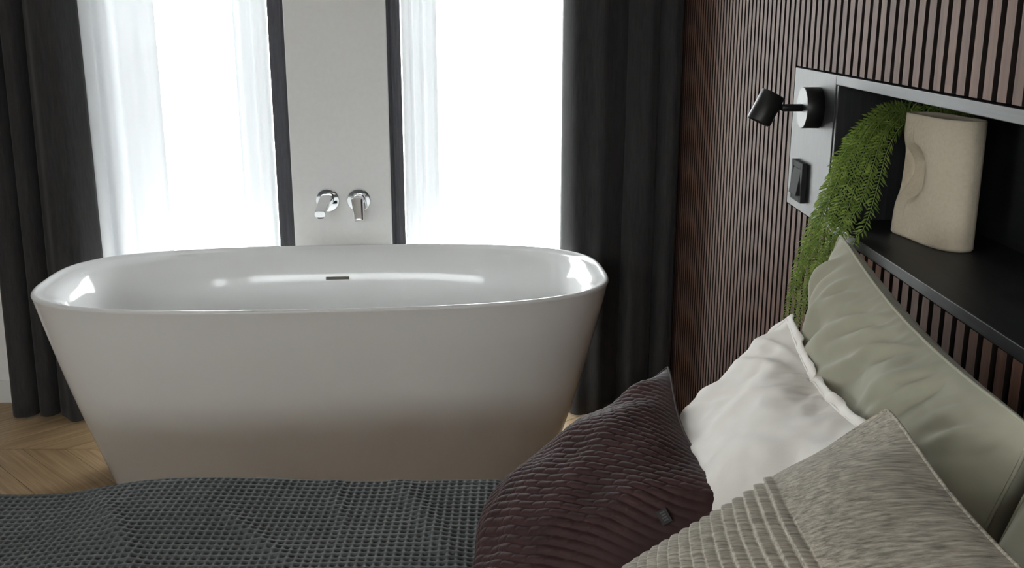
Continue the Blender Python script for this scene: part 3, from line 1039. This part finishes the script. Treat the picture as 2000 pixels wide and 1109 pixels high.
# sage pillows leaning on the slats
pillow('bed_pillow', 'large sage green pillow leaning on the slats under the niche', M['sage'],
       [(.508, 1.572, 1.118), (.500, .925, 1.062), (.39, 1.60, .62), (.38, .92, .61)], .66, .60, .20, (200, 180), 1, disp=edge_folds(1, [('T', 14, -.55, .012, .36), ('F', 7, .5, .003, .25), ('N', 6, .2, .004, .2)]), seam=.0022, xmax=.597, zmin=ZB, n=64, bend=.10, zscale=(.72, .85), full=(.85, .5), crumple=.0010)
pillow('bed_pillow', 'sage green pillow cut off by the right edge of the picture', M['sage'],
       [(.50, .90, 1.04), (.505, .26, 1.05), (.30, .88, .61), (.31, .28, .61)], .66, .60, .20, (120, 110), 2, disp=edge_folds(2, [('T', 11, .4, .005, .3), ('F', 7, .3, .005, .25)]), seam=.0022, xmax=.597, zmin=ZB, n=56, bend=.2)
pillow('bed_pillow', 'white linen pillow with a flanged edge propped against the sage pillow', M['white_linen'],
       [(.425, 1.540, .992), (.405, 1.00, 1.000), (.165, 1.63, .635), (.14, 1.02, .63)], .60, .50, .19, (200, 170), 3, disp=edge_folds(3, [('F', 11, .6, .009, .55), ('T', 10, .15, .006, .25), ('B', 5, .3, .005, .3)]), flange=.012, xmax=.597, zmin=ZB, n=64, bend=.10, seam=.0018, zscale=(.76, .5), crumple=.0008)


# plum quilted cushion
def quilt(U, V):
    # staggered little puckers, like smocked velvet, running on the diagonal
    p = (U + V) / 2 * 21 + .10 * np.sin(13 * U - 7 * V); q = (U - V) / 2 * 54 + .18 * np.sin(9 * U + 11 * V) + 50
    j = np.floor(q); fq = q - j
    c_ = p + .5 * np.mod(j, 2) + .22 * (fq - .5)
    fc = c_ - np.floor(c_)
    row = np.clip(np.sin(math.pi * fq), 0, 1) ** .6
    cell = np.clip(1 - np.abs(2 * fc - 1) ** 5, 0, 1) ** .7
    big = .0030 * np.sin(5.0 * U + 3 * V + 1) * np.sin(4 * V - 2 * U)
    return (.0044 * (row * (.35 + .65 * cell) - .5)) + big


pc, pout, pn = pillow('plum_cushion', 'dark plum quilted velvet cushion lying against the white pillow', M['plum'],
       [(.248, 1.565, .905), (.262, 1.14, .885), (-.055, 1.52, .652), (-.075, 1.08, .65)], .50, .47, .165, (300, 300), 5, disp=quilt, fadew=.11, seam=.002, zmin=ZB, bend=.22)


tu, tv = 284, 242
tp, t1, t2 = pout[0][tu, tv], pout[0][tu + 8, tv] - pout[0][tu - 8, tv], pout[0][tu, tv + 8] - pout[0][tu, tv - 8]
t1 /= np.linalg.norm(t1); t2 = t2 - t1 * t2.dot(t1); t2 /= np.linalg.norm(t2)
tn = np.cross(t1, t2); tn *= np.sign(tn.dot(pn))


def tag_box(a0, a1, b0, b1, h0, h1, name, mat):
    vs = [tp + t1 * a + t2 * b_ + tn * h for a in (a0, a1) for b_ in (b0, b1) for h in (h0, h1)]
    fs = [(0, 1, 3, 2), (4, 6, 7, 5), (0, 4, 5, 1), (2, 3, 7, 6), (0, 2, 6, 4), (1, 5, 7, 3)]
    return MB().add(vs, fs).build(name, mat, pc)


M['tag'] = simple_mat('woven_tag', (.030, .028, .028), .9)
M['tag_mark'] = simple_mat('woven_tag_mark', (.085, .08, .08), .9)
tag_box(-.009, .009, -.0065, .0065, .001, .0042, 'woven_tag', M['tag'])
for k in range(4):
    tag_box(-.0065 + k * .0034, -.0047 + k * .0034, -.0032 + .001 * (k % 2), .0034, .0042, .0046, 'tag_mark', M['tag_mark'])


# greige cushion with a band of pleats
def pleats(U, V):
    v = 1 - V
    c0, c1, k = .28, .75, 19
    t = (v - c0) / (c1 - c0)
    band = ((t > 0) & (t < 1)).astype(float)
    f = np.mod(t * k + .10 * np.sin(7 * U) + .05 * np.sin(19 * U + 3), 1)
    saw = np.where(f < .80, (f / .80) ** .6, (1 - f) / .20)
    return .0064 * (saw - .35) * band


pillow('pleated_cushion', 'heathered greige cushion with rows of pleats in front of the pillows', M['heather'],
       [(.392, 1.015, 1.050), (.395, .53, 1.05), (.005, 1.03, .765), (.0, .53, .76)], .54, .54, .155, (260, 420), 6, disp=pleats, seam=.002, zmin=ZB, bend=.25, noise=.002)
